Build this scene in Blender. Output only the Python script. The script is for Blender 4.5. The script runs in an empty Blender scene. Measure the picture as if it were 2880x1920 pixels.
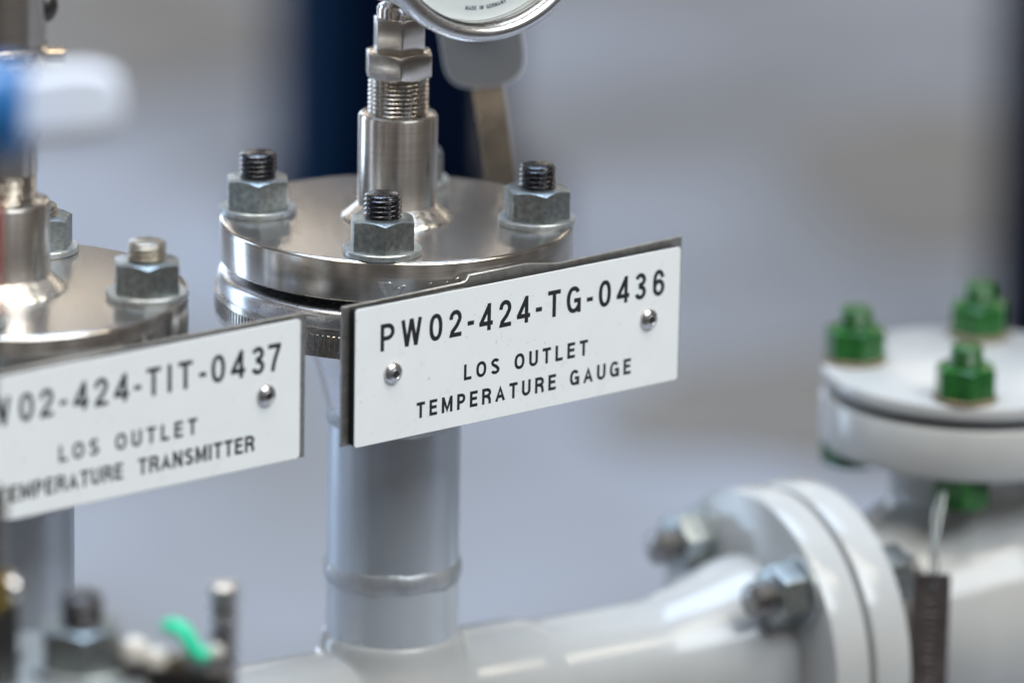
import bpy, bmesh, math, random
from mathutils import Matrix, Vector
random.seed(7)
PI = math.pi
C = bpy.context.scene.collection
scn = bpy.context.scene
Z0 = 0.9            # height of the flange faces above the hall floor (m); everything below is written in mm from there

# ------------------------------------------------------------------ camera, world, lamps, exposure
cam_d = bpy.data.cameras.new('camera'); cam = bpy.data.objects.new('camera', cam_d); C.objects.link(cam)
scn.camera = cam
cam_d.sensor_width = 36; cam_d.lens = 198.98; cam_d.clip_end = 200; cam_d.clip_start = .05
pitch, roll = .276, .019
fw = Vector((0, math.cos(pitch), -math.sin(pitch))); rt = Vector((1, 0, 0)); up = Vector((0, math.sin(pitch), math.cos(pitch)))
R_ = rt*math.cos(roll) + up*math.sin(roll); U_ = up*math.cos(roll) - rt*math.sin(roll)
m = Matrix.Identity(4)
for i in range(3):
    m[i][0] = R_[i]; m[i][1] = U_[i]; m[i][2] = -fw[i]
m[0][3], m[1][3], m[2][3] = .05047, -2.35605, Z0 + .61273
cam.matrix_world = m
cam_d.dof.use_dof = True; cam_d.dof.focus_distance = 2.372; cam_d.dof.aperture_fstop = 3.3
cam_d.dof.aperture_blades = 0

scn.view_settings.view_transform = 'Standard'; scn.view_settings.look = 'None'
scn.view_settings.exposure = 0; scn.view_settings.gamma = 1; scn.view_settings.use_curve_mapping = False
scn.render.engine = 'CYCLES'
scn.cycles.use_denoising = True
scn.cycles.sample_clamp_indirect = 8
scn.cycles.max_bounces = 8

def nn(nt, typ, **kw):
    n = nt.nodes.new(typ)
    for k, v in kw.items(): setattr(n, k, v)
    return n

w = bpy.data.worlds.new('World'); scn.world = w; w.use_nodes = True
nt = w.node_tree; bg = nt.nodes['Background']
tc = nn(nt, 'ShaderNodeTexCoord'); mp = nn(nt, 'ShaderNodeMapping'); mp.inputs['Scale'].default_value = (3.4, 3.4, .35)
nz = nn(nt, 'ShaderNodeTexNoise'); nz.inputs['Scale'].default_value = 2.2; nz.inputs['Detail'].default_value = 3
cr = nn(nt, 'ShaderNodeValToRGB')
e = cr.color_ramp.elements
e[0].position = .36; e[0].color = (.07, .062, .058, 1); e[1].position = .66; e[1].color = (.62, .60, .60, 1)
x = cr.color_ramp.elements.new(.5); x.color = (.31, .265, .225, 1)
nt.links.new(tc.outputs['Generated'], mp.inputs[0]); nt.links.new(mp.outputs[0], nz.inputs['Vector'])
nt.links.new(nz.outputs[0], cr.inputs[0]); nt.links.new(cr.outputs[0], bg.inputs[0]); bg.inputs[1].default_value = .55

def area(name, loc, target, sx, sy, power, col):
    d = bpy.data.lights.new(name, 'AREA'); d.shape = 'RECTANGLE'; d.size = sx; d.size_y = sy; d.energy = power; d.color = col
    o = bpy.data.objects.new(name, d); C.objects.link(o); o.location = loc
    o.rotation_euler = (Vector(target) - Vector(loc)).to_track_quat('-Z', 'Y').to_euler(); return o
# tall daylight windows of the hall, on the left and far left
area('window_light', (-2.75, 1.5, 1.36), (0, .3, 1.36), .55, 2.7, 32, (.60, .78, 1))
area('window_light', (-1.4, 4.7, 1.30), (0, 0, 1.30), 1.1, 2.6, 30, (.66, .80, 1))
area('window_light', (-3.3, -.5, 1.3), (0, 0, 1.3), .22, 2.6, 5, (.72, .84, 1))
area('fill_light', (2.3, -2.7, 4.6), (0.05, -.06, .86), 3.0, 2.2, 215, (.88, .95, 1))  # added soft light, high at front right, to brighten the tag faces
# added soft overhead light that brightens the floor and upper faces
area('fill_light', (-.6, 1.4, 6.2), (-.3, 1.0, 0), 4.4, 3.0, 360, (.57, .75, 1))
# rows of fluorescent tubes under the ceiling
for yy in (-1.2, -.75):
    for k in range(4):
        area('ceiling_tube_light', (-1.3 + k*1.45, yy + .12*k, 4.2), (-1.3 + k*1.45, yy + .12*k, 0), 1.15, .09, 13, (1, .90, .72))

for yy in (7, 9.5, 12):  # further rows, added for a warm sheen on the flange tops
    for k in range(4):
        area('ceiling_tube_light', (-4.5 + k*3, yy, 4.2), (-4.5 + k*3, yy, 0), 2.6, .16, 22, (1, .90, .74))

# ------------------------------------------------------------------ materials
def mat(name, base, metallic=0., rough=.4, coat=0., spec=.5, var=None, vscale=30., vstretch=(1, 1, 1), rvar=0., bump=0., bscale=200., bstretch=(1, 1, 1), col2=None, speck=None, aniso=0.):
    M = bpy.data.materials.new(name); M.use_nodes = True; nt = M.node_tree; b = nt.nodes['Principled BSDF']
    b.inputs['Base Color'].default_value = (*base, 1); b.inputs['Metallic'].default_value = metallic
    b.inputs['Roughness'].default_value = rough; b.inputs['Coat Weight'].default_value = coat; b.inputs['Coat Roughness'].default_value = .06
    b.inputs['Specular IOR Level'].default_value = spec
    if aniso:      # fine turning grooves: the gloss spreads across them
        tg_ = nn(nt, 'ShaderNodeTangent', direction_type='RADIAL', axis='Z'); nt.links.new(tg_.outputs[0], b.inputs['Tangent'])
        b.inputs['Anisotropic'].default_value = aniso; b.inputs['Anisotropic Rotation'].default_value = .25
    tc = nn(nt, 'ShaderNodeTexCoord')
    def noise(scale, stretch, detail=4):
        mp = nn(nt, 'ShaderNodeMapping'); mp.inputs['Scale'].default_value = stretch
        n = nn(nt, 'ShaderNodeTexNoise'); n.inputs['Scale'].default_value = scale; n.inputs['Detail'].default_value = detail
        nt.links.new(tc.outputs['Object'], mp.inputs[0]); nt.links.new(mp.outputs[0], n.inputs['Vector']); return n
    last = None
    if col2:
        n = noise(vscale, vstretch, 5); r = nn(nt, 'ShaderNodeValToRGB')
        r.color_ramp.elements[0].position = .33; r.color_ramp.elements[1].position = .67
        r.color_ramp.elements[0].color = (*base, 1); r.color_ramp.elements[1].color = (*col2, 1)
        nt.links.new(n.outputs[0], r.inputs[0]); last = r.outputs[0]
    if speck:      # small specks of dirt: (scale, threshold, colour)
        v = nn(nt, 'ShaderNodeTexNoise'); v.inputs['Scale'].default_value = speck[0]; v.inputs['Detail'].default_value = 2
        nt.links.new(tc.outputs['Object'], v.inputs['Vector'])
        r2 = nn(nt, 'ShaderNodeValToRGB'); r2.color_ramp.elements[0].position = speck[1]; r2.color_ramp.elements[1].position = speck[1] + .05
        r2.color_ramp.elements[0].color = (0, 0, 0, 1); r2.color_ramp.elements[1].color = (1, 1, 1, 1)
        nt.links.new(v.outputs[0], r2.inputs[0])
        mx = nn(nt, 'ShaderNodeMixRGB'); mx.inputs[1].default_value = (*base, 1); mx.inputs[2].default_value = (*speck[2], 1)
        if last: nt.links.new(last, mx.inputs[1])
        nt.links.new(r2.outputs[0], mx.inputs[0]); last = mx.outputs[0]
    if last: nt.links.new(last, b.inputs['Base Color'])
    if rvar:
        n = noise(vscale*1.7, vstretch, 5); r = nn(nt, 'ShaderNodeMapRange')
        r.inputs['From Min'].default_value = .3; r.inputs['From Max'].default_value = .7
        r.inputs['To Min'].default_value = max(.02, rough - rvar); r.inputs['To Max'].default_value = rough + rvar
        nt.links.new(n.outputs[0], r.inputs['Value']); nt.links.new(r.outputs[0], b.inputs['Roughness'])
    if bump:
        n = noise(bscale, bstretch, 3); bp = nn(nt, 'ShaderNodeBump'); bp.inputs['Strength'].default_value = bump; bp.inputs['Distance'].default_value = .0004
        nt.links.new(n.outputs[0], bp.inputs['Height']); nt.links.new(bp.outputs[0], b.inputs['Normal'])
    return M

M_turned = mat('turned_stainless', (.58, .555, .53), 1, .215, rvar=.03, vscale=60, vstretch=(.3, .3, 20), bump=.03, bscale=260, bstretch=(.12, .12, 9), col2=(.66, .635, .60), aniso=.5)
M_face = mat('machined_face_stainless', (.57, .54, .51), 1, .27, aniso=.3, vscale=12, col2=(.62, .59, .56), speck=(2200, .74, (.75, .74, .73)))
M_neck = mat('satin_stainless', (.60, .565, .53), 1, .31, rvar=.04, vscale=40, col2=(.68, .65, .62))
M_well = mat('turned_well_stainless', (.60, .56, .52), 1, .26, rvar=.012, vscale=60, vstretch=(.3, .3, 20), col2=(.68, .645, .61), aniso=.5)
M_hex = mat('machined_hex_stainless', (.57, .53, .49), 1, .22, rvar=.05, vscale=90, bump=.02, bscale=700, col2=(.65, .62, .59))
M_bright = mat('bright_stainless', (.66, .64, .62), 1, .12, rvar=.04, vscale=80)
M_ring = mat('satin_ring_stainless', (.62, .62, .64), 1, .27, rvar=.05, vscale=60)
M_thread = mat('threaded_stainless', (.50, .47, .43), 1, .22, rvar=.08, vscale=300)
M_galv = mat('hot_dip_galvanised', (.24, .26, .26), .95, .36, rvar=.08, vscale=420, bump=.22, bscale=900, col2=(.40, .43, .43))
M_washer = mat('galvanised_washer', (.36, .39, .40), .75, .36, rvar=.12, vscale=260, bump=.2, bscale=700, col2=(.50, .53, .54))
M_black = mat('black_oiled_steel', (.05, .052, .06), .9, .20, rvar=.1, vscale=500, bump=.25, bscale=1500, col2=(.13, .13, .14))
M_dstud = mat('weathered_stud_steel', (.20, .18, .17), .9, .33, rvar=.1, vscale=300, col2=(.33, .32, .31))
M_zinc = mat('zinc_plated_stud', (.40, .37, .32), .95, .34, rvar=.08, vscale=300)
M_gasket = mat('dark_gasket', (.012, .013, .016), 0, .7, bump=.2, bscale=600)
M_weld = mat('weld_metal', (.78, .75, .70), 1, .30, rvar=.08, vscale=200, bump=.05, bscale=300)
M_white = mat('white_engraving_laminate', (.85, .88, .89), 0, .34, spec=.45, rvar=.1, vscale=60, bump=.03, bscale=900, col2=(.87, .90, .905), speck=(420, .69, (.60, .63, .65)))
M_core = mat('black_laminate_core', (.008, .008, .010), 0, .35)
M_text = mat('black_engraved_lettering', (.006, .007, .012), 0, .5, bump=.3, bscale=1800, col2=(.015, .017, .024), vscale=900)
M_brk = mat('grey_bracket_steel', (.34, .335, .32), .9, .40, rvar=.1, vscale=300, bump=.3, bscale=1300, col2=(.46, .45, .43))
M_pipe = mat('pickled_pipe_stainless', (.52, .57, .63), .62, .36, rvar=.06, vscale=30, vstretch=(1, 1, .5), bump=.06, bscale=200, col2=(.58, .62, .67))
M_stub = mat('satin_grey_pipe_stub', (.50, .54, .59), .30, .30, rvar=.06, vscale=30, bump=.04, bscale=200, col2=(.55, .58, .62))
M_seam = mat('brushed_weld_seam', (.40, .42, .45), .6, .48, rvar=.08, vscale=120, bump=.15, bscale=500, col2=(.50, .51, .52))
M_paint = mat('glossy_light_grey_paint', (.42, .425, .425), 0, .16, coat=.0, spec=.45, bump=.10, bscale=90, rvar=.06, vscale=28, col2=(.46, .465, .46), speck=(90, .76, (.40, .385, .36)))
M_green = mat('green_coated_fastener', (.008, .070, .012), 0, .30, coat=.25, rvar=.08, vscale=160, col2=(.020, .125, .022))
M_brown = mat('brown_fibre_washer', (.22, .17, .11), .2, .6)
M_navy = mat('navy_paint', (.0012, .005, .018), 0, .6, spec=.03, rvar=.06, vscale=6)
M_blue = mat('blue_edge_and_rail_paint', (.0015, .020, .060), 0, .45, spec=.2, rvar=.06, vscale=6)  # rail paint, also the colour of the column's blue-lit edge
M_lever = mat('brushed_lever_steel', (.44, .37, .29), 1, .22, rvar=.06, vscale=60, bump=.1, bscale=400, bstretch=(1, 1, .05))
M_grip = mat('matt_grey_lever_plate', (.115, .12, .13), .3, .55, rvar=.05, vscale=60)
M_gripedge = mat('worn_plate_edge', (.42, .43, .45), .8, .4)
M_dial = mat('white_dial', (.74, .80, .82), 0, .4)
M_ink = mat('dark_blue_dial_ink', (.01, .03, .06), 0, .5)
M_whitep = mat('white_plastic', (.84, .86, .90), 0, .22, coat=.3, bump=.03, bscale=80)
M_handle = mat('bluish_white_plastic', (.74, .80, .93), 0, .25, coat=.3, bump=.03, bscale=80)
M_bluep = mat('blue_plastic', (.02, .13, .36), 0, .25, coat=.3)
M_red = mat('red_plastic', (.42, .03, .025), 0, .3)
M_gpl = mat('bright_green_plastic', (.0, .60, .32), 0, .3)
M_brass = mat('brass', (.62, .44, .12), 1, .25)
M_dark = mat('dark_steel', (.09, .085, .085), .9, .35, rvar=.1, vscale=120)
M_pin = mat('polished_pin_steel', (.56, .54, .53), 1, .24)
M_cream = mat('cream_plastic', (.62, .58, .52), 0, .3, coat=.2)
M_tagd = mat('dark_stamped_tag', (.085, .07, .068), .6, .42, bump=.4, bscale=260, col2=(.14, .12, .12), vscale=120)
M_glass = bpy.data.materials.new('gauge_glass'); M_glass.use_nodes = True
_nt = M_glass.node_tree; _nt.nodes.clear()
_o = nn(_nt, 'ShaderNodeOutputMaterial'); _t = nn(_nt, 'ShaderNodeBsdfTransparent'); _g = nn(_nt, 'ShaderNodeBsdfGlossy'); _g.inputs['Roughness'].default_value = .02
_x = nn(_nt, 'ShaderNodeMixShader'); _x.inputs[0].default_value = .045
_nt.links.new(_t.outputs[0], _x.inputs[1]); _nt.links.new(_g.outputs[0], _x.inputs[2]); _nt.links.new(_x.outputs[0], _o.inputs[0])

M_floor = bpy.data.materials.new('grey_hall_floor'); M_floor.use_nodes = True
_nt = M_floor.node_tree; _b = _nt.nodes['Principled BSDF']; _b.inputs['Roughness'].default_value = .68; _b.inputs['Specular IOR Level'].default_value = .3
_tc = nn(_nt, 'ShaderNodeTexCoord'); _n = nn(_nt, 'ShaderNodeTexNoise'); _n.inputs['Scale'].default_value = 1.1; _n.inputs['Detail'].default_value = 3
_r = nn(_nt, 'ShaderNodeValToRGB'); _r.color_ramp.elements[0].position = .35; _r.color_ramp.elements[1].position = .65
_r.color_ramp.elements[0].color = (.205, .195, .185, 1); _r.color_ramp.elements[1].color = (.385, .41, .475, 1)
_mp = nn(_nt, 'ShaderNodeMapping'); _mp.inputs['Location'].default_value = (0, 0, .0); _nt.links.new(_tc.outputs['Object'], _mp.inputs[0]); _nt.links.new(_mp.outputs[0], _n.inputs['Vector']); _nt.links.new(_n.outputs[0], _r.inputs[0]); _nt.links.new(_r.outputs[0], _b.inputs['Base Color'])

M_darksheet = mat('dark_reflection_coating', (.022, .019, .017), 0, .45, vscale=1.3, col2=(.07, .065, .06), rvar=.1)  # for the added sheet that darkens the steel's reflections

# ------------------------------------------------------------------ mesh helpers (mm)
I4 = Matrix.Identity(4)
def T(x, y, z): return Matrix.Translation((x, y, z))
def RX(a): return Matrix.Rotation(a, 4, 'X')
def RY(a): return Matrix.Rotation(a, 4, 'Y')
def RZ(a): return Matrix.Rotation(a, 4, 'Z')

class MB:
    def __init__(s): s.v = []; s.f = []; s.mi = []
    def grid(s, rings, M=I4, mi=0, cap0=True, cap1=True, closed=True):
        b = len(s.v); n = len(rings[0])
        for r in rings:
            for p in r: s.v.append(M @ Vector(p))
        for i in range(len(rings) - 1):
            for j in range(n if closed else n - 1):
                k = (j + 1) % n
                s.f.append((b+i*n+j, b+i*n+k, b+(i+1)*n+k, b+(i+1)*n+j)); s.mi.append(mi)
        if cap0: s.f.append(tuple(b + j for j in reversed(range(n)))); s.mi.append(mi)
        if cap1: s.f.append(tuple(b + (len(rings)-1)*n + j for j in range(n))); s.mi.append(mi)
        return s
    def lathe(s, prof, M=I4, n=96, mi=0, loop=False):
        rings = [[(r*math.cos(2*PI*j/n), r*math.sin(2*PI*j/n), z) for j in range(n)] for r, z in prof]
        if loop: rings.append(rings[0])
        return s.grid(rings, M, mi, cap0=not loop, cap1=not loop)
    def cyl(s, r, z0, z1, M=I4, n=64, bev=.4, mi=0):
        return s.lathe([(r-bev, z0), (r-.3*bev, z0+.3*bev), (r, z0+bev), (r, z1-bev), (r-.3*bev, z1-.3*bev), (r-bev, z1)], M, n, mi)
    def prism(s, pts, y0, y1, M=I4, bev=.2, mi=0, edge=None):
        """outline pts in the local x,z plane, thickness along y"""
        n = len(pts); ins = []
        ar = sum(pts[i-1][0]*pts[i][1] - pts[i][0]*pts[i-1][1] for i in range(n))
        sg = 1 if ar > 0 else -1
        for i in range(n):
            a, b, c = Vector(pts[i-1]), Vector(pts[i]), Vector(pts[(i+1) % n])
            d1 = (b-a).normalized(); d2 = (c-b).normalized()
            n1 = Vector((-d1.y, d1.x))*sg; n2 = Vector((-d2.y, d2.x))*sg
            q = n1 + n2; q = q/max(.3, q.dot(n1)) if q.length > 1e-6 else n1
            ins.append(b + q*bev)
        R = [[(p[0], y0, p[1]) for p in ins], [(p[0], y0+bev, p[1]) for p in pts], [(p[0], y1-bev, p[1]) for p in pts], [(p[0], y1, p[1]) for p in ins]]
        k0 = len(s.f); s.grid(R, M, mi)
        if edge is not None:
            for k in range(k0, len(s.f)-2): s.mi[k] = edge
        return s
    def box(s, x0, x1, y0, y1, z0, z1, M=I4, bev=.3, mi=0):
        return s.prism([(x0, z0), (x1, z0), (x1, z1), (x0, z1)], y0, y1, M, bev, mi)
    def hexnut(s, af, z0, z1, M=I4, both=False, mi=0, cham=.57, rin=None):
        a = af/2; rings = []
        angs = []
        for k in range(6):
            for d in (-29.3, -28, -26, -22, -15, -7.5, 0, 7.5, 15, 22, 26, 28, 29.3): angs.append((k*60 + d, d))
        R = [min(a/math.cos(math.radians(d)), a*1.142) for _, d in angs]
        ri = a*.955
        def top(sign, zb):
            inner = [(ri*math.cos(math.radians(t)), ri*math.sin(math.radians(t)), zb) for t, _ in angs]
            outer = [(r*math.cos(math.radians(t)), r*math.sin(math.radians(t)), zb - sign*(max(r-ri, 0))*cham) for (t, _), r in zip(angs, R)]
            mid = [(r*.994*math.cos(math.radians(t)), r*.994*math.sin(math.radians(t)), zb - sign*(max(r*.985-ri, 0))*cham) for (t, _), r in zip(angs, R)]
            return inner, mid, outer
        i1, m1, o1 = top(1, z1)
        if both:
            i0, m0, o0 = top(-1, z0); rings = [i0, m0, o0]
        else:
            rings = [[(.985*r*math.cos(math.radians(t)), .985*r*math.sin(math.radians(t)), z0) for (t, _), r in zip(angs, R)],
                     [(r*math.cos(math.radians(t)), r*math.sin(math.radians(t)), z0+.25) for (t, _), r in zip(angs, R)]]
        lo = [(p[0], p[1], p[2]-.25) for p in o1]
        rings += [lo, m1, i1]
        return s.grid(rings, M, mi)
    def thread(s, r, depth, pitch, z0, z1, M=I4, n=56, mi=0, tip=True):
        rows = max(6, int((z1-z0)/pitch*10)); rings = []
        for i in range(rows+1):
            z = z0 + (z1-z0)*i/rows; ring = []
            for j in range(n):
                t = (z/pitch - j/n) % 1.
                h = abs(2*t-1); h = min(1, max(0, (h-.08)/.80))
                rr = r - depth*h
                if tip: rr = min(rr, r - depth*.75 + (z1-z)*1.1)
                ring.append((rr*math.cos(2*PI*j/n), rr*math.sin(2*PI*j/n), z))
            rings.append(ring)
        rings.append([(.93*(r-depth*.75)*math.cos(2*PI*j/n), .93*(r-depth*.75)*math.sin(2*PI*j/n), z1 + (.35 if tip else 0)) for j in range(n)])
        return s.grid(rings, M, mi)
    def tube(s, pts, r, n=12, mi=0, flat=1.):
        rings = []; prev = Vector((0, 0, 1))
        for i, p in enumerate(pts):
            p = Vector(p); d = (Vector(pts[min(i+1, len(pts)-1)]) - Vector(pts[max(i-1, 0)])).normalized()
            a = d.cross(prev)
            if a.length < 1e-3: a = d.cross(Vector((0, 1, 0)))
            a.normalize(); b = d.cross(a)
            rings.append([tuple(p + a*r*math.cos(2*PI*j/n) + b*r*flat*math.sin(2*PI*j/n)) for j in range(n)])
        return s.grid(rings, I4, mi)
    def ball(s, c, r, M=I4, sz=1., n=24, mi=0):
        prof = [(max(.02, r*math.cos(t)), r*sz*math.sin(t)) for t in [(-.5 + i/14)*PI for i in range(15)]]
        return s.lathe(prof, M @ T(*c), n, mi)
    def build(s, name, m, parent=None, loc=None, rotz=0., sharp=36):
        me = bpy.data.meshes.new(name); me.from_pydata([v*.001 for v in s.v], [], s.f)
        for k in (m if isinstance(m, (list, tuple)) else [m]): me.materials.append(k)
        me.polygons.foreach_set('material_index', s.mi)
        bm = bmesh.new(); bm.from_mesh(me); bmesh.ops.recalc_face_normals(bm, faces=bm.faces)
        for ed in bm.edges:
            ed.smooth = not (len(ed.link_faces) == 2 and ed.calc_face_angle(0) > math.radians(sharp))
        for f in bm.faces: f.smooth = True
        bm.to_mesh(me); bm.free()
        o = bpy.data.objects.new(name, me); C.objects.link(o)
        if parent: o.parent = parent
        if loc: o.location = [c*.001 for c in loc]
        o.rotation_euler.z = rotz
        return o

def thing(name, label, cat, loc, rotz=0., group=None):
    o = bpy.data.objects.new(name, None); C.objects.link(o); o.empty_display_size = .02
    o.location = (loc[0]*.001, loc[1]*.001, Z0 + loc[2]*.001); o.rotation_euler.z = rotz
    o['label'] = label; o['category'] = cat
    if group: o['group'] = group
    return o

def dup(o, parent, loc=None, rotz=None):
    c = o.copy(); C.objects.link(c); c.parent = parent
    if loc: c.location = [q*.001 for q in loc]
    if rotz is not None: c.rotation_euler.z = rotz
    for ch in list(o.children):
        if ch is not c: dup(ch, c)
    return c

# engraved letters: every glyph is a set of centre lines, cut w wide and 1 high with a round cutter of width t
def arc(cx, cy, rx, ry, a0, a1, n=18, ex=1.):
    P = []
    for i in range(n+1):
        q = math.radians(a0 + (a1-a0)*i/n); c, s_ = math.cos(q), math.sin(q)
        P.append((cx + rx*math.copysign(abs(c)**ex, c), cy + ry*math.copysign(abs(s_)**ex, s_)))
    return P
def glyph_lines(ch, w, t):
    h = t/2; x0, x1, y0, y1, xm = h, w-h, h, 1-h, w/2; rx = (x1-x0)/2
    if ch == '-': return [[(0, .40), (w, .40)]]
    if ch in '0O': return [arc(xm, .5, rx, .5-h, 90, 450, 40, .88)]
    if ch == '1': return [[(x1, 0), (x1, 1)], [(x1, .92), (0, .74)]]
    if ch == '2': return [[(x0, .66)] + arc(xm, .70, rx, .30-h, 172, -28, 22) + [(xm+rx*.35, .42), (x0+.10*w, .2), (x0+.02, y0), (w, y0)]]
    if ch == '3': return [arc(xm, .74, rx*.93, .26-h, 165, -90, 20) + [(xm-.12*w, .48+h*.35)], [(xm-.12*w, .48+h*.35)] + arc(xm, .275, rx, .275-h+.0, 90, -165, 22)]
    if ch == '4': return [[(w*.72, 0), (w*.72, 1)], [(w*.72, .93), (h*.9, .285), (h*.9, .27)], [(0, .265), (w, .265)]]
    if ch == '6': return [arc(xm, .32, rx, .32-h, 90, 450, 30), arc(xm, .58, rx, .42-h, 18, 180, 18) + [(x0, .32)]]
    if ch == '7': return [[(0, y1), (x1, y1), (x1, y1-.05), (w*.58, .50), (w*.42, .22), (w*.36, 0)]]
    if ch == 'P': return [[(x0, 0), (x0, 1)], [(x0, y1), (xm, y1)] + arc(xm, (y1+.46)/2, rx, (y1-.46)/2, 90, -90, 14)[1:] + [(x0, .46)]]
    if ch == 'R': return [[(x0, 0), (x0, 1)], [(x0, y1), (xm, y1)] + arc(xm, (y1+.50)/2, rx, (y1-.50)/2, 90, -90, 14)[1:] + [(x0, .50)], [(xm, .50), (x1-.1*w, .40), (x1-.02*w, .26), (x1, 0)]]
    if ch == 'D': return [[(x0, 0), (x0, 1)], [(x0, y1), (xm*.8, y1)] + arc(xm*.8, .5, x1-xm*.8, .5-h, 90, -90, 18)[1:] + [(x0, y0)]]
    if ch == 'W': return [[(h*.9, 1), (.28*w, .0)], [(.28*w, 0), (.5*w, 1)], [(.5*w, 1), (.72*w, .0)], [(.72*w, 0), (w-h*.9, 1)]]
    if ch == 'M': return [[(x0, 0), (x0, 1)], [(x0+.01, .97), (xm, .06), (x1-.01, .97)], [(x1, 1), (x1, 0)]]
    if ch == 'N': return [[(x0, 0), (x0, 1)], [(x0, .97), (x1, .03)], [(x1, 1), (x1, 0)]]
    if ch == 'T': return [[(0, y1), (w, y1)], [(xm, y1), (xm, 0)]]
    if ch == 'L': return [[(x0, 1), (x0, y0), (w, y0)]]
    if ch == 'I': return [[(xm, 0), (xm, 1)]]
    if ch == 'E': return [[(w, y1), (x0, y1), (x0, y0), (w, y0)], [(x0, .52), (w*.92, .52)]]
    if ch == 'U': return [[(x0, 1)] + arc(xm, .34, rx, .34-h, 180, 360, 18) + [(x1, 1)]]
    if ch == 'A': return [[(h*.7, 0), (xm, .97), (w-h*.7, 0)], [(w*.2, .31), (w*.8, .31)]]
    if ch == 'Y': return [[(h*.7, 1), (xm, .42), (w-h*.7, 1)], [(xm, .42), (xm, 0)]]
    if ch == 'G': return [arc(xm, .5, rx, .5-h, 38, 318, 30, .92) + [(x1, .22)], [(x1, 0), (x1, .46), (xm+.02*w, .46)]]
    if ch == 'S': return [arc(xm, .735, rx*.94, .265-h, 20, 235, 18) + [(xm-.02*w, .53), (xm+.12*w, .485)] + arc(xm, .27, rx, .27-h, 62, -165, 18)]
    return []
WID = {'0': .60, 'O': .72, '2': .58, '3': .58, '4': .62, '6': .59, '7': .57, '-': .30, 'P': .60, 'R': .66, 'D': .66, 'W': .92, 'M': .78, 'N': .66, 'T': .60, 'L': .54, 'I': .15, 'E': .56, 'U': .64, 'A': .68, 'Y': .66, 'G': .70, 'S': .62, '1': .3}
def glyphs(chars, M=I4):
    """list of (char, centre x, base z, width mm, cap height mm, stroke / cap height) -> one flat mesh builder"""
    mb = MB(); lift = 0
    for ch, cx, bz, wd, cap, t in chars:
        w = wd/cap
        for pl in glyph_lines(ch, w, t):
            lift = (lift + 1) % 3; L = []
            n = len(pl)
            loop = abs(pl[0][0]-pl[-1][0]) < 1e-6 and abs(pl[0][1]-pl[-1][1]) < 1e-6
            for i in range(n):
                p = Vector(pl[i]); q0 = Vector(pl[i-1 if i else (n-2 if loop else 0)]); q1 = Vector(pl[i+1 if i < n-1 else (1 if loop else n-1)])
                d0 = (p-q0) if (p-q0).length > 1e-9 else (q1-p); d1 = (q1-p) if (q1-p).length > 1e-9 else (p-q0)
                d0 = d0.normalized(); d1 = d1.normalized()
                n0 = Vector((-d0.y, d0.x)); n1 = Vector((-d1.y, d1.x)); mt = n0+n1
                mt = n0 if mt.length < 1e-6 else mt.normalized(); k = min(3.2, 1/max(.05, mt.dot(n0)))
                for sg in (1, -1):
                    v = p + mt*sg*k*t/2
                    L.append((cx + (min(max(v.x, -.06), w+.06) - w/2)*cap, -.012*lift, bz + min(max(v.y, -.012), 1.012)*cap))
            b = len(mb.v); mb.v += [M @ Vector(v) for v in L]
            for i in range(n-1): mb.f.append((b+2*i, b+2*i+1, b+2*i+3, b+2*i+2)); mb.mi.append(0)
    return mb
def line(text, x0, x1, bz, cap, t, squeeze=.82, space=1.0):
    """letters spread evenly between x0 and x1"""
    ws = [0 if c == ' ' else max(t, WID[c]*squeeze)*cap for c in text]
    nsp = text.count(' '); spw = cap*space
    gap = (x1 - x0 - sum(ws) - nsp*spw)/(len(text)-1 - 2*nsp)
    out = []; x = x0
    for i, (c, wd) in enumerate(zip(text, ws)):
        if c == ' ': x += spw - gap; continue
        out.append((c, x + wd/2, bz, wd, cap, t)); x += wd + gap
    return out

# ------------------------------------------------------------------ the hall: floor and columns
fl = MB(); fl.grid([[(-20000, -12000, 0), (20000, -12000, 0)], [(-20000, 26000, 0), (20000, 26000, 0)]], I4, 0, False, False, False)
floor = fl.build('floor', M_floor); floor['kind'] = 'structure'
wk = MB(); wk.grid([[(-9000, -11000, 4), (9000, -11000, 4)], [(-9000, -700, 4), (9000, -700, 4)]], I4, 0, False, False, False)  # added dark sheet, out of view, so the steel mirrors dark in front
dark_sheet = wk.build('dark_reflection_sheet', M_darksheet); dark_sheet['kind'] = 'structure'

M_dpatch = mat('darker_floor_coating', (.17, .155, .14), 0, .6, vscale=3, col2=(.22, .205, .19))  # darker, warmer patches laid on the floor
def dark_patch(cx, cy, rx, ry):
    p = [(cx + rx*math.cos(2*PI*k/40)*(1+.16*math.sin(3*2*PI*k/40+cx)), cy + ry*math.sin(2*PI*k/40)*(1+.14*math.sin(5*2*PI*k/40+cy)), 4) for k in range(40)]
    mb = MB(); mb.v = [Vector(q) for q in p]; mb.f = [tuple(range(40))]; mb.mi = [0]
    o = mb.build('dark_floor_patch', M_dpatch); o['kind'] = 'structure'
dark_patch(330, 2760, 190, 200); dark_patch(-520, 4300, 330, 420); dark_patch(560, 3650, 220, 330)

def column(label, x, y, r):
    t = thing('hall_column', label, 'column', (x, y, -900), 0, 'navy columns of the hall')
    MB().cyl(r, 12, 3600, bev=1).build('shaft', M_navy, t)
    MB().box(-r*1.5, r*1.5, -r*1.5, r*1.5, 0, 12, bev=1).build('base_plate', M_navy, t)
    return t
column('navy blue painted column far behind the round gauge, out of focus', -66, 3480, 104)
column('dark navy column far behind at the right edge of the picture', 592, 2800, 92)

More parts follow.
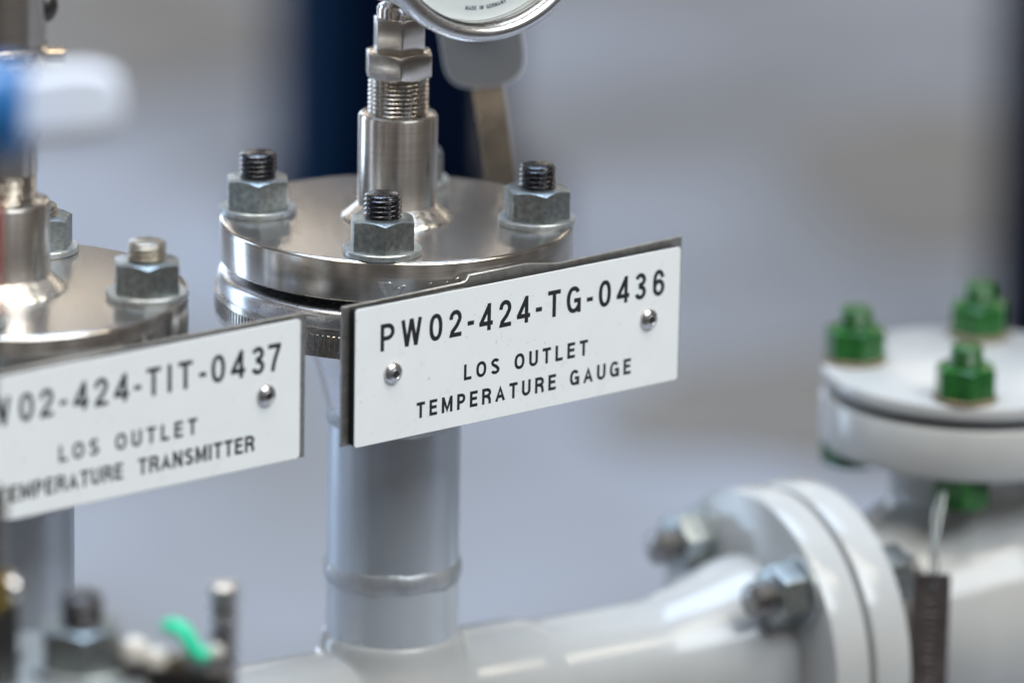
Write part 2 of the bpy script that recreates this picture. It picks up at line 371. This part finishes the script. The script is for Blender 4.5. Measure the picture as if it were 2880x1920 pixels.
blue_edge = thing('column_blue_edge', 'added blue upright standing in for the lit left side of the far navy column, out of focus', 'pipe', (-170, 3400, -900))
MB().cyl(34, 10, 3600, bev=1).build('shaft', M_blue, blue_edge); MB().cyl(60, 0, 10, bev=1).build('base_plate', M_blue, blue_edge)  # added upright: the column's blue-lit left side given as its own colour
rl = thing('blue_rail', 'blue painted rail at the top right corner, far out of focus', 'rail', (610, 2680, 0))
MB().cyl(40, -500, 500, T(0, 0, 400) @ RY(PI/2), bev=1).build('tube', M_blue, rl)

# ------------------------------------------------------------------ fasteners
def stud(parent, x, y, below, rot, stud_mat, nut_mat, wash_mat, ztop=25.5, af=25.7, r=8, wr=16.6, nh=13., wh=2.8, low=True, tilt=I4, name='stud_bolt'):
    M = tilt
    o = MB().thread(r, 1.15, 2.1, -below - nh - 6, ztop, M).build(name, stud_mat, parent, (x, y, 0), 0)
    nb = MB().hexnut(af, wh, wh+nh, M)
    nb.build('hex_nut', nut_mat, o, None, rot)
    MB().lathe([(r+.4, .05), (wr-.3, .05), (wr, .4), (wr, wh-.5), (wr-.45, wh), (r+.4, wh)], M, 72).build('washer', wash_mat, o)
    if low: MB().hexnut(af, below+.1, below+nh, M @ RX(PI)).build('hex_nut', nut_mat, o, None, rot + .3)
    return o

PSI = .687
RB = 60.35
def blind_flange(label, loc, brot, nut_rots, studs, neck_r, neck_h, group):
    t = thing('blind_flange', label, 'flange', loc, 0, group)
    R = 76
    d = MB()
    d.lathe([(20, 0), (R-1.25, 0), (R-1.0, -.05), (R-.1, -.9), (R, -1.15), (R, -17.2), (R-.5, -17.8), (R-1, -18), (50, -18)], I4, 200)
    # two finishes: polished top face, turned rim
    for i, f in enumerate(d.f):
        zs = [d.v[k].z for k in f]; d.mi[i] = 1 if min(zs) > -.3 else 0
    d.build('disc', [M_turned, M_face], t)
    w_ = MB(); w_.lathe([(neck_r+7.0, .05), (neck_r+6.7, .6), (neck_r+5.2, 1.9), (neck_r+3.2, 3.6), (neck_r+1.4, 5.2), (neck_r+.5, 6.1), (neck_r-.3, 6.6)], I4, 96)
    for i, v in enumerate(w_.v):
        a = math.atan2(v.y, v.x); k = 1 + .006*math.sin(a*31) + .004*math.sin(a*17+1)
        v.x *= k; v.y *= k
    w_.build('weld_collar', M_weld, t)
    nk = MB(); h = neck_h
    nk.lathe([(neck_r, 6), (neck_r, h-1.6), (neck_r-.5, h-.6), (neck_r-1.7, h), (neck_r-4, h), (neck_r-5, h-1.2), (3, h-1.2)], I4, 96).build('thermowell_neck', M_well, t)
    for k in range(4):
        a = -PI/2 + brot + k*PI/2
        sm, zt = studs[k]
        stud(t, RB*math.cos(a), RB*math.sin(a), 44, nut_rots[k], sm, M_galv, M_washer, zt)
    return t

def riser(label, loc, group, branch):
    t = thing('riser_pipe', label, 'pipe', loc, 0, group)
    g = MB().lathe([(46, -22.0), (66, -22.0), (66, -18.1), (46, -18.1)], I4, 128); g.build('gasket', M_gasket, t)
    f = MB().lathe([(30, -22.0), (72.5, -22.0), (74.8, -22.5), (76.3, -23.8), (77, -26.0), (77, -42.0), (76.2, -43.3), (74.5, -43.8), (44, -43.8), (42, -46), (38.5, -56), (35.6, -64), (30.4, -83), (29, -86), (26, -86)], I4, 200)
    f.build('weld_neck_flange', M_ring, t)
    p = MB().lathe([(29, -84.5), (29.0, -157), (26, -157)], I4, 96); p.build('pipe', M_pipe, t)
    MB().lathe([(26, -157.2), (29.05, -157.2), (29.1, -192 if branch else -899), (26, -192 if branch else -899)], I4, 96).build('pipe_stub', M_stub, t)
    for zz, nm in ((-157.5, 1), (-86, .7)):
        s = MB(); pr = [(28.8, zz-4.8)] + [(29 + 1.35*nm*math.cos(q*PI/2), zz + 4.4*math.sin(q*PI/2)) for q in (-.9, -.6, -.3, 0, .3, .6, .9)] + [(28.8, zz+4.8)]
        s.lathe(pr, I4, 180)
        for v in s.v:
            a = math.atan2(v.y, v.x); rr = math.hypot(v.x, v.y)
            if rr > 29: k = 1 + .0022*math.sin(a*37 + 2*math.sin(a*5)) + .004*math.sin(a*9 + math.sin(a*4)); v.x *= k; v.y *= k; v.z += .5*math.sin(a*3+zz) + .3*math.sin(a*11)
        s.build('weld_seam', M_seam, t)
    return t

# main riser, with tee and branch running away to the right
main = riser('silver pipe under the flange with the gauge, running into a white tee and side branch', (0, 0, 0), 'riser pipes below blind flanges', True)
BR = .547; BD = Vector((math.cos(BR), math.sin(BR), 0)); ZB = -226
def fused(name, m, parts, parent, vox=1.3, smooth=10):
    mb = MB()
    for fn in parts: fn(mb)
    o = mb.build(name, m, parent)
    r = o.modifiers.new('remesh', 'REMESH'); r.mode = 'VOXEL'; r.voxel_size = vox*.001; r.use_smooth_shade = True
    s = o.modifiers.new('smooth', 'SMOOTH'); s.factor = .5; s.iterations = smooth
    dg = bpy.context.evaluated_depsgraph_get(); me = bpy.data.meshes.new_from_object(o.evaluated_get(dg)); o.modifiers.clear(); o.data = me
    for p in me.polygons: p.use_smooth = True
    return o
AX = T(0, 0, ZB) @ RZ(BR) @ RY(PI/2)       # local z runs along the branch
fused('tee', M_paint, [lambda b: b.lathe([(30.3, -60), (30.3, 38), (29.2, 41)], T(0, 0, ZB), 96),
                       lambda b: b.lathe([(29.2, -190), (33, -60), (33, 66), (30.5, 78)], AX, 96),
                       lambda b: b.lathe([(52, -8), (44, 8), (37, 20), (32.5, 30), (30.4, 40)], T(0, 0, ZB), 96)], main, 1.4, 26)
MB().lathe([(30.5, 70), (30.5, 130), (31.5, 138), (34, 150), (38, 165), (43, 180), (44, 190)], AX, 96).build('branch_pipe', M_paint, main)
RD = 73.5
bf = MB().lathe([(30, 188), (RD-2, 188), (RD-.6, 188.5), (RD, 190), (RD, 204.5), (RD-.6, 206), (RD-2, 206.6), (30, 206.6)], AX, 160).build('branch_flange', M_paint, main)
MB().lathe([(30, 206.7), (60, 206.7), (60, 209.4), (30, 209.4)], AX, 96).build('gasket', M_gasket, main)
for k in range(4):
    a = PI/4 + .02 + k*PI/2
    Mx = AX @ T(57*math.cos(a), 57*math.sin(a), 188) @ RX(PI)
    o = MB().thread(8, 1.15, 2.1, -62, 27, Mx).build('stud_bolt', M_dstud, main)
    MB().hexnut(25.7, 2.8, 16.5, Mx @ RZ(.35*k)).build('hex_nut', M_galv, o)
    MB().lathe([(8.4, .05), (16.3, .05), (16.6, .4), (16.6, 2.3), (16.1, 2.8), (8.4, 2.8)], Mx, 48).build('washer', M_washer, o)
    MB().hexnut(25.7, 40.5, 54, Mx @ RX(PI) @ RZ(.4)).build('hex_nut', M_galv, o)

left_loc = (-158, -126.3, 0)
riser('silver pipe at the left edge below the transmitter tag', left_loc, 'riser pipes below blind flanges', False)

flm = blind_flange('polished steel blind flange with four black studs, carrying the round gauge', (0, 0, 0), -.078,
                   [math.radians(6), .25, math.radians(11), math.radians(4)],
                   [(M_black, 25.5), (M_black, 25.5), (M_zinc, 25.5), (M_black, 26)], 17, 46.6, 'blind flanges with thermowells')
fll = blind_flange('steel blind flange cut by the left edge, with zinc coloured stud, under the transmitter', left_loc, -.163,
                   [.2, math.radians(6), math.radians(-6), .3],
                   [(M_zinc, 23), (M_zinc, 23.2), (M_zinc, 20), (M_zinc, 23)], 19.6, 37.5, 'blind flanges with thermowells')

# maker's stamp on the rim of the main flange
st = MB()
def rim(u, z, r=76.06):        # u mm along the rim, from the point that faces the photographer
    a = -PI/2 + u/76; return (r*math.cos(a), r*math.sin(a), z)
def stroke(pts, wd=.22):
    q = []
    for (a, b), (c, d) in zip(pts[:-1], pts[1:]):
        for i in range(5): q.append((a+(c-a)*i/5, b+(d-b)*i/5))
    q.append(pts[-1]); st.tube([rim(*p) for p in q], wd, 6)
oX, oZ = -6.0, -8.5
stroke([(oX+3.2, oZ-6), (oX, oZ), (oX+5, oZ), (oX+6, oZ-1), (oX+6.8, oZ-3.4), (oX+8, oZ-1.6), (oX+9.2, oZ-1.2), (oX+11.5, oZ-1.2), (oX+9.6, oZ-4), (oX+8, oZ-7.5)])
stroke([(oX+6.6, oZ-3.4), (oX+7.8, oZ-2.2), (oX+9, oZ-2.2), (oX+8.4, oZ-3.4)])
for k in range(5): stroke([(oX+.5+.55*k, oZ-.9-1.05*k), (oX+2.4+.45*k, oZ-1.0-1.05*k)], .18)
for ux in (15.2, 22.0): stroke([(ux, oZ-1.2), (ux+1.3, oZ-.2), (ux+1.3, oZ-5.5)], .26)
stroke([(27, oZ+.6), (28, oZ+1.2), (29, oZ+.6), (29, oZ-2), (27, oZ-5)], .24)
st.build('makers_stamp', M_turned, flm)
sl = MB(); _st = st; st = sl
for k, ux in enumerate((55, 60, 65, 70, 75)):
    stroke([(ux, -6), (ux+.4*(k % 2), -13)], .35); stroke([(ux, -6), (ux+2, -7.5), (ux+(k % 3), -10)], .3)
sl.build('makers_stamp', M_turned, fll)

# ------------------------------------------------------------------ hose clamps that carry the tags
def clamp(label, loc):
    t = thing('hose_clamp', label, 'clamp', loc, 0, 'hose clamps round the pipe flanges')
    b = MB(); b.lathe([(77.05, -42.6), (77.9, -42.6), (78.0, -42.2), (77.95, -30.6), (77.9, -30.2), (77.05, -30.2)], I4, 200, loop=True)
    n = 200
    for k in range(n):
        a = 2*PI*k/n
        if abs((a - PI/2 - .5 + PI) % (2*PI) - PI) < .16: continue
        b.box(-.55, .55, -.45, .25, -39.6, -33.0, RZ(a) @ T(0, -77.95, 0) @ T(0, 0, 0), .12)
    b.build('band', M_thread, t)
    h = MB(); h.box(-9, 9, 78, 86, -44, -29, RZ(.5), 1); h.build('screw_housing', M_ring, t)
    s = MB(); s.hexnut(8, 0, 5, RZ(.5) @ T(9, 82.5, -36.4) @ RY(PI/2)); s.thread(3.2, .5, 1.4, -24, 0, RZ(.5) @ T(9, 82.5, -36.4) @ RY(PI/2), 24); s.build('clamp_screw', M_ring, t)
    return t
clamp('slotted steel hose clamp band behind the gauge tag, below the main flange', (0, 0, 0))
clamp('slotted steel hose clamp hidden behind the transmitter tag at left', left_loc)

# ------------------------------------------------------------------ engraved tags
W, H = 175.9, 59.15
def rrect(x0, x1, z0, z1, r, n=6):
    P = []
    for cx, cz, a0 in ((x1-r, z1-r, 0), (x0+r, z1-r, PI/2), (x0+r, z0+r, PI), (x1-r, z0+r, 1.5*PI)):
        for i in range(n+1): P.append((cx + r*math.cos(a0+i*PI/2/n), cz + r*math.sin(a0+i*PI/2/n)))
    return P
def name_plate(label, loc, lines, bracket):
    t = thing('name_plate', label, 'tag', loc, PSI, 'engraved instrument tags')
    MB().prism(rrect(-W/2, W/2, -H/2, H/2, 1.6), 0, .55, bev=.12).build('face', M_white, t)
    MB().prism(rrect(-W/2-.05, W/2+.05, -H/2-.05, H/2+.05, 1.6), .56, 3.3, bev=.15).build('core', M_core, t)
    MB().prism(bracket, 4.1, 5.7, bev=.2).build('backing_bracket', M_brk, t)
    for sx, sz in ((-68.4, -.4), (70.4, .3)):
        prof = [(3.0, 4.0), (3.0, .0), (4.55, -.02), (4.6, -.4)] + [(4.6*math.cos(q), -.4-2.5*math.sin(q)) for q in (.2, .45, .7, .95, 1.1)] + [(1.9, -2.75), (1.75, -2.6)]
        s = MB().lathe([(r, z) for r, z in prof], T(sx, 0, sz) @ RX(-PI/2), 48).build('screw', M_ring, t)
        MB().hexnut(3.0, 2.45, 2.68, T(sx, 0, sz) @ RX(PI/2) @ RZ(.3), cham=.1).build('hex_socket', M_dark, s)
    mb = glyphs(lines, T(0, -.03, 0))
    mb.build('lettering', M_text, t)
    return t
def U1(c): return (c-208)/1950*W - W/2
l1 = []
ws = {'P': 80, 'W': 118, '0': 76, '2': 72, '4': 80, '-': 38, 'T': 78, 'G': 88, '3': 72, '6': 74, '1': 30, '7': 72, 'I': 20}
for ch, c in zip('PW02-424-TG-0436', (393, 532, 675, 790, 881, 972, 1086, 1196, 1288, 1381, 1500, 1598, 1690, 1803, 1910, 2024)):
    sc_ = 1.02 - (c-208)/1950*.05
    l1.append((ch, U1(c), 9.6, ws[ch]/1950*W*sc_, 11.7, .163))
l1 += line('LOS OUTLET', U1(845), U1(1592), -10.2, 6.9, .20, 1.09, 1.17)
l1 += line('TEMPERATURE GAUGE', U1(568), U1(1862), -22.5, 6.9, .198, 1.07, 1.12)
br1 = [(-91.6, -29.6), (92.0, -29.6), (92.0, 32.8), (23.5, 31.3), (6, 33.9), (-25.2, 33.7), (-27.0, 31.4), (-28.8, 30.9), (-91.6, 30.4)]
name_plate('white engraved tag reading PW02-424-TG-0436, LOS OUTLET TEMPERATURE GAUGE', (54.19, -64.04, -38.15), l1, br1)
l2 = []
for ch, xr in zip('PW02-424-TIT-0437', (176, 158.5, 144.6, 134.3, 125.7, 116.6, 106.1, 95.5, 87.1, 78.6, 70.2, 61.8, 52.6, 44.3, 33.6, 22.9, 13.9)):
    l2.append((ch, W/2 - 13.2 - (xr-13.9)*.932, 9.6, ws[ch]/1950*W, 11.7, .163))
l2 += line('LOS OUTLET', W/2-119.5, W/2-52, -10.2, 6.9, .20, 1.09, 1.17)
l2 += line('TEMPERATURE TRANSMITTER', W/2-148.5, W/2-23.2, -22.5, 6.9, .195, 1.04, 1.10)
br2 = [(-91, -31.4), (93.6, -31.2), (93.6, 30.4), (-91, 30.4)]
name_plate('white engraved tag at left, cut by the picture edge, reading 424-TIT-0437 TEMPERATURE TRANSMITTER', (54.19-158, -64.04-126.3, -38.15), l2, br2)

# ------------------------------------------------------------------ temperature gauge
g = thing('temperature_gauge', 'round stainless dial gauge on threaded stem at the top of the picture', 'gauge', (0, 0, 46.6))
zb = -46.6
MB().thread(13.1, 1.0, 1.9, -3, 17, I4, 72, tip=False).build('stem_thread', M_thread, g)
MB().hexnut(27.2, 62.2+zb, 73.8+zb, both=True).build('coupling_nut', M_hex, g, None, math.radians(5))
MB().hexnut(20.6, 73.6+zb, 88.4+zb, both=False).build('union_nut', M_hex, g, None, math.radians(8))
MB().lathe([(9.6, 87+zb), (9.6, 92+zb), (8.8, 93.6+zb), (7.0, 94.2+zb), (6.2, 95+zb), (6.0, 99+zb)], I4, 64).build('stem_collar', M_bright, g)
MB().hexnut(26, 97+zb, 122+zb, both=True).build('knuckle_body', M_hex, g, None, math.radians(10))
MB().cyl(10, 120+zb, 160+zb, bev=1.5).build('swivel_post', M_neck, g)
GP = .53; GL = 79.2; GR = 53; gz = 145.7 + zb
GM = T(math.sin(GP)*GL, -math.cos(GP)*GL, gz) @ RZ(GP) @ RX(-PI/2)     # local z points backwards from the glass; origin at the bezel's front
MB().cyl(9.5, 28, GL+4, GM, bev=1).build('back_entry', M_neck, g)
case = MB().lathe([(46, 11.6), (49.6, 11.6), (49.6, 30), (48.6, 32.4), (46, 33.5), (20, 33.5)], GM, 160).build('case', M_neck, g)
pr = [(46.4, 4.5), (46.5, 2.0), (47.0, 1.0), (48.2, .3), (49.6, .1), (51.2, .6), (52.4, 1.8), (53, 3.6), (53, 8.2), (52.6, 9.6), (51.5, 10.4), (49.0, 10.6), (46.4, 10.4)]
MB().lathe(pr, GM, 200, loop=True).build('bezel', M_ring, g)
inn = MB().lathe([(46.3, 4.4), (45.2, 4.4), (45.0, 5.2), (45.9, 5.4), (45.9, 6.8), (45.3, 7.0), (45.3, 11.2), (46.3, 11.2)], GM, 160, loop=True).build('inner_ring', M_bright, g)
dial = MB().lathe([(1, 10.2), (45.2, 10.2), (45.2, 11.0), (1, 11.0)], GM, 128).build('dial', M_dial, g)
MB().lathe([(1, 3.6), (46.3, 3.6), (46.3, 4.3), (1, 4.3)], GM, 96).build('glass', M_glass, g)
tx = MB(); msg = 'MADE IN GERMANY'; rt_ = 39.9; cap = 1.75
wl = [.9 if c == ' ' else max(.18, WID[c]*.9)*cap for c in msg]; gap = .34; tot = sum(wl) + gap*(len(msg)-1); xx = -tot/2
for c, wd in zip(msg, wl):
    if c != ' ':
        ang = (xx + wd/2)/rt_ + .06
        mm = GM @ RX(PI/2) @ RY(-ang) @ T(0, 10.12, -rt_)
        o_ = glyphs([(c, 0, -cap/2, wd, cap, .18)], mm)
        b = len(tx.v); tx.v += o_.v; tx.f += [tuple(i+b for i in f) for f in o_.f]; tx.mi += o_.mi
    xx += wd + gap
tx.build('dial_lettering', M_ink, dial)
tk = MB(); FM = GM @ RX(PI/2)
for k in range(41):
    a = math.radians(-135 + 270*k/40); L_ = 3.6 if k % 5 == 0 else 2.0
    tk.box(-.16, .16, 10.0, 10.15, 37-L_, 37, FM @ RY(a), .03)
tk.build('dial_scale', M_ink, dial)
MB().prism([(-.7, -9), (.7, -9), (.25, 31), (-.25, 31)], 8.6, 9.2, FM @ RY(-.75), .08).cyl(2.2, 8.4, 9.9, FM @ RX(-PI/2), 32, .2).build('pointer', M_core, dial)

# ------------------------------------------------------------------ transmitter on the left flange
tr = thing('temperature_transmitter', 'stainless transmitter stem with threads at the top left corner', 'transmitter', (left_loc[0], left_loc[1], 37.5))
zb = -37.5
MB().thread(14.0, .95, 2.0, -3, 11.5, I4, 72, tip=False).build('stem_thread', M_thread, tr)
MB().lathe([(13.3, 48+zb), (14.4, 49+zb), (14.4, 64+zb), (10, 64+zb)], I4, 72).build('stem', M_well, tr)
MB().lathe([(15, 63.2+zb), (17.3, 64+zb), (17.3, 71+zb), (16.5, 72+zb), (14, 72+zb), (14, 84+zb), (17.6, 86+zb), (18.2, 87+zb), (18.2, 96+zb), (17, 97+zb), (15.5, 97.5+zb), (15.5, 101+zb)], I4, 96).build('collar', M_ring, tr)
MB().lathe([(15, 100.4+zb), (18.5, 100.4+zb), (18.9, 101+zb), (18.9, 102+zb), (18.2, 102.6+zb), (18.2, 170+zb)], I4, 96).build('sleeve', M_well, tr)
MB().box(17, 26, -3, 5, 94.5+zb, 100+zb, bev=.8).build('locking_lug', M_lever, tr)
MB().ball((16.8, 4, 117+zb), 6, sz=1.2).build('vent_plug', M_dark, tr)

# ------------------------------------------------------------------ lever behind the main flange
lv = thing('valve_lever', 'bent steel valve lever with a rounded grey plate, behind the gauge', 'lever', (46, 127, -46))
LM = T(2.5, 0, 0) @ RY(-.145) @ RX(.06)
MB().box(-7.2, 7.2, -1.8, 1.8, -30, 92, LM, .5).build('bar', M_lever, lv)
pp = []
for i in range(33):
    a = PI + PI*i/32; ca, sa = math.cos(a), math.sin(a)
    pp.append((18.4*math.copysign(abs(ca)**.62, ca), 16*math.copysign(abs(sa)**.75, sa)))
pp = [(-21, 46)] + pp + [(18.2, 46)]
pp = pp[::-1]
PM = T(-11, -7, 92) @ RY(-.13) @ RX(-.22)
MB().prism(pp, -2.0, 2.0, PM, .6, edge=1).build('grip_plate', [M_grip, M_gripedge], lv)
MB().hexnut(12, 0, 6, T(-9.5, -9, 110) @ RX(PI/2)).build('lever_nut', M_dark, lv)
MB().tube([(6, 6, -30), (2, -20, -8), (-8, -59, 8)], 5, 12).build('mount_arm', M_dark, lv)
vb = MB(); vb.cyl(12, -8, 5, T(6, 6, -30) @ RX(PI/2), bev=1); vb.build('lever_hub', M_dark, lv)

# ------------------------------------------------------------------ valve with green nuts on the right
vx, vy, vz = 264., 170., -110.5
v = thing('flanged_valve', 'white painted flanged valve with green nuts on its top cover, at right', 'valve', (vx, vy, vz))
RV = 69.
MB().lathe([(5, 0), (RV-1.6, 0), (RV-.5, -.5), (RV, -1.8), (RV, -5.6), (RV-.6, -6.6), (RV-1.6, -7), (20, -7)], I4, 160).build('cover_flange', M_paint, v)
MB().lathe([(30, -7.1), (62, -7.1), (62, -11.4), (30, -11.4)], I4, 96).build('gasket', M_gasket, v)
MB().lathe([(30, -11.5), (RV-1.6, -11.5), (RV-.4, -12), (RV+.4, -13.5), (RV+.4, -33), (RV-.4, -35), (RV-2, -35.6), (42, -35.6), (38, -40), (36, -52)], I4, 160).build('body_flange', M_paint, v)
for k in range(4):
    a = -PI/2 - .13 + k*PI/2
    x_, y_ = 54.5*math.cos(a), 54.5*math.sin(a)
    o = MB().thread(7.6, .6, 2.1, -47, 25, I4, 40).build('stud_bolt', M_green, v, (x_, y_, 0))
    MB().hexnut(25, 2.2, 16.2).build('hex_nut', M_green, o, None, math.radians((6, 18, -8, 14)[k]))
    MB().lathe([(8.4, .05), (14.6, .05), (14.8, .3), (14.8, 1.9), (14.5, 2.2), (8.4, 2.2)], I4, 48).build('washer', M_brown, o)
    MB().hexnut(25, 35.8, 50, RX(PI)).build('hex_nut', M_green, o, None, .2*k)
# body: along the branch, in the valve's own frame
VX = T(-vx, -vy, -vz) @ AX
tv = vx*BD.x + vy*BD.y
fused('body', M_paint, [lambda b: b.lathe([(40, tv-78), (48, tv-55), (58, tv-30), (63, tv-5), (62, tv+12), (57, tv+19), (47, tv+22), (44, tv+36)], VX, 96),
                        lambda b: b.lathe([(37, -37), (36, -60), (36, -110)], I4, 96)], v, 1.6, 12)
MB().lathe([(30, 209.5), (RD-2, 209.5), (RD-.6, 210), (RD, 211.5), (RD, 227), (RD-.6, 228.4), (RD-2, 229), (44, 229), (42, 236), (41, 245)], VX, 160).build('inlet_flange', M_paint, v)
MB().lathe([(30, tv+34), (74, tv+34), (76, tv+36), (76, tv+54), (74, tv+56), (44, tv+56), (42, tv+64), (42, tv+160)], VX, 160).build('outlet_flange', M_paint, v)

tg = thing('metal_tag', 'dark narrow stamped metal tag hanging by wire below the green nuts', 'tag', (243, 86, -190))
tp = rrect(-8.6, 8.6, -95, 5.5, 1.6)
tb = MB().prism(tp, -.6, .6, bev=.15)
for k in range(26):
    q = random.uniform(1.5, 5.5); tb.box(-q, q, -.95, -.3, -8.2 - k*3.2, -6.8 - k*3.2, I4, .2)
tb.build('plate', M_tagd, tg)
MB().lathe([(1.6, -.75), (2.6, -.75), (2.6, .75), (1.6, .75)], RX(PI/2), 24, loop=True).build('eyelet', M_bright, tg)
wr_ = MB()
for s_ in (-1, 1):
    wr_.tube([(s_*.6, -1.2, -1), (s_*1.6+.5, -1.4, 8), (s_*.4+1, 3, 20), (s_*1.8+2, 10, 30), (s_*1.0+5, 20, 38), (8, 27, 44)], .75, 10)
wr_.build('hanging_wire', M_galv, tg)

# ------------------------------------------------------------------ blurred fittings in the near foreground
fb = thing('valve_bonnet', 'blurred steel valve bonnet with one large nut, in the lower left foreground', 'valve', (-126, -347, -87))
MB().lathe([(4, 0), (43, 0), (44.5, 1), (45, 3), (45, 22), (40, 30), (30, 34), (30, 120), (4, 120)], RX(PI), 96).build('cover', M_washer, fb)
stud(fb, 17.5, -2, 22, .15, M_black, M_galv, M_washer, 30, af=28, low=False, wr=19, nh=16)
stud(fb, -24, 16, 22, .45, M_black, M_galv, M_washer, 30, low=False, wr=19, nh=16)
MB().cyl(11, 0, 30, T(-16, -14, 0), bev=1).build('stem', M_dark, fb)
MB().cyl(9, 30, 42, T(-16, -14, 0), bev=1).build('brass_gland', M_brass, fb)
MB().cyl(7, 42, 74, T(-16, -14, 0), bev=1).build('spindle', M_dstud, fb)
MB().ball((-7, -17, 37), 4.5).build('grease_nipple', M_bright, fb)

vm = thing('vent_manifold', 'blurred dark steel block with small pale plugs, at the lower left', 'manifold', (-72, -349, -85))
MB().box(-22, 20, -9, 9, -60, 2.5, bev=2).build('block', M_dark, vm)
def plug(x, z, r, mm, y=-6):
    MB().lathe([(r*.7, 0), (r, 1.2), (r, r*.9), (r*.8, r*1.4), (r*.35, r*1.65)], T(x, y, z), 32).build('plug', mm, vm)
plug(-16.2, 5, 5.2, M_cream); plug(-8, 2.2, 4.6, M_cream); plug(-1, 1.0, 4.4, M_lever); plug(14.2, 6.4, 3.0, M_cream)
gr = MB(); gr.tube([(-4, -4, 17.5), (-1.5, -6, 18.2), (1.5, -8, 17.6), (4, -9, 14.5), (5.6, -9.5, 11), (8, -9.5, 8.6), (11, -9, 7.8)], 3.6, 16, 0, .8)
gr.build('seal_loop', M_gpl, vm)
pn = thing('steel_pin', 'blurred upright polished steel pin with grooved head, beside the green seal', 'pin', (-57.3, -316, -62))
MB().lathe([(6.0, -120), (6.0, -13), (5.6, -12.6), (6.2, -12.2), (6.2, -6.2), (5.0, -5.8), (5.0, -4.4), (6.3, -4.0), (6.3, -.8), (5.4, 0), (2, 0)], I4, 48).build('shank', M_ring, pn)

hd = thing('lever_handle', 'blurred white plastic handle with blue sleeve crossing the left stem', 'handle', (-132, -520, 169.2))
hp = []
for i in range(25):
    a = -PI/2 + PI*i/24
    hp.append((42 + 19*math.copysign(abs(math.cos(a))**.8, math.cos(a)), 14.2*math.copysign(abs(math.sin(a))**.55, math.sin(a)) + .08*42))
hp = [(-10, -14)] + hp + [(-10, 11.5)]
MB().prism(hp, -5, 5, RZ(.15) @ RX(-.12) @ Matrix.Scale(.84, 4), 3.2).build('grip', M_handle, hd)
MB().lathe([(12, -22), (16.5, -20), (17.5, -14), (17.5, 3), (15, 6)], T(13, 0, 0) @ RY(PI/2), 48).build('sleeve', M_bluep, hd)
MB().cyl(9, -80, -10, T(-14, 0, 0), bev=1).build('spindle', M_dark, hd)

rd = thing('red_lever', 'red plastic lever tip, out of focus at the left edge beside the transmitter stem', 'lever', (-140, -367, 56))
MB().prism(rrect(-3, 3, 0, 42, 2.6), -2.5, 2.5, bev=1).build('grip', M_red, rd)
MB().box(-3.5, 3.5, -1.5, 1.5, -40, 3, T(-2, 0, 0), .5).build('shank', M_dark, rd)
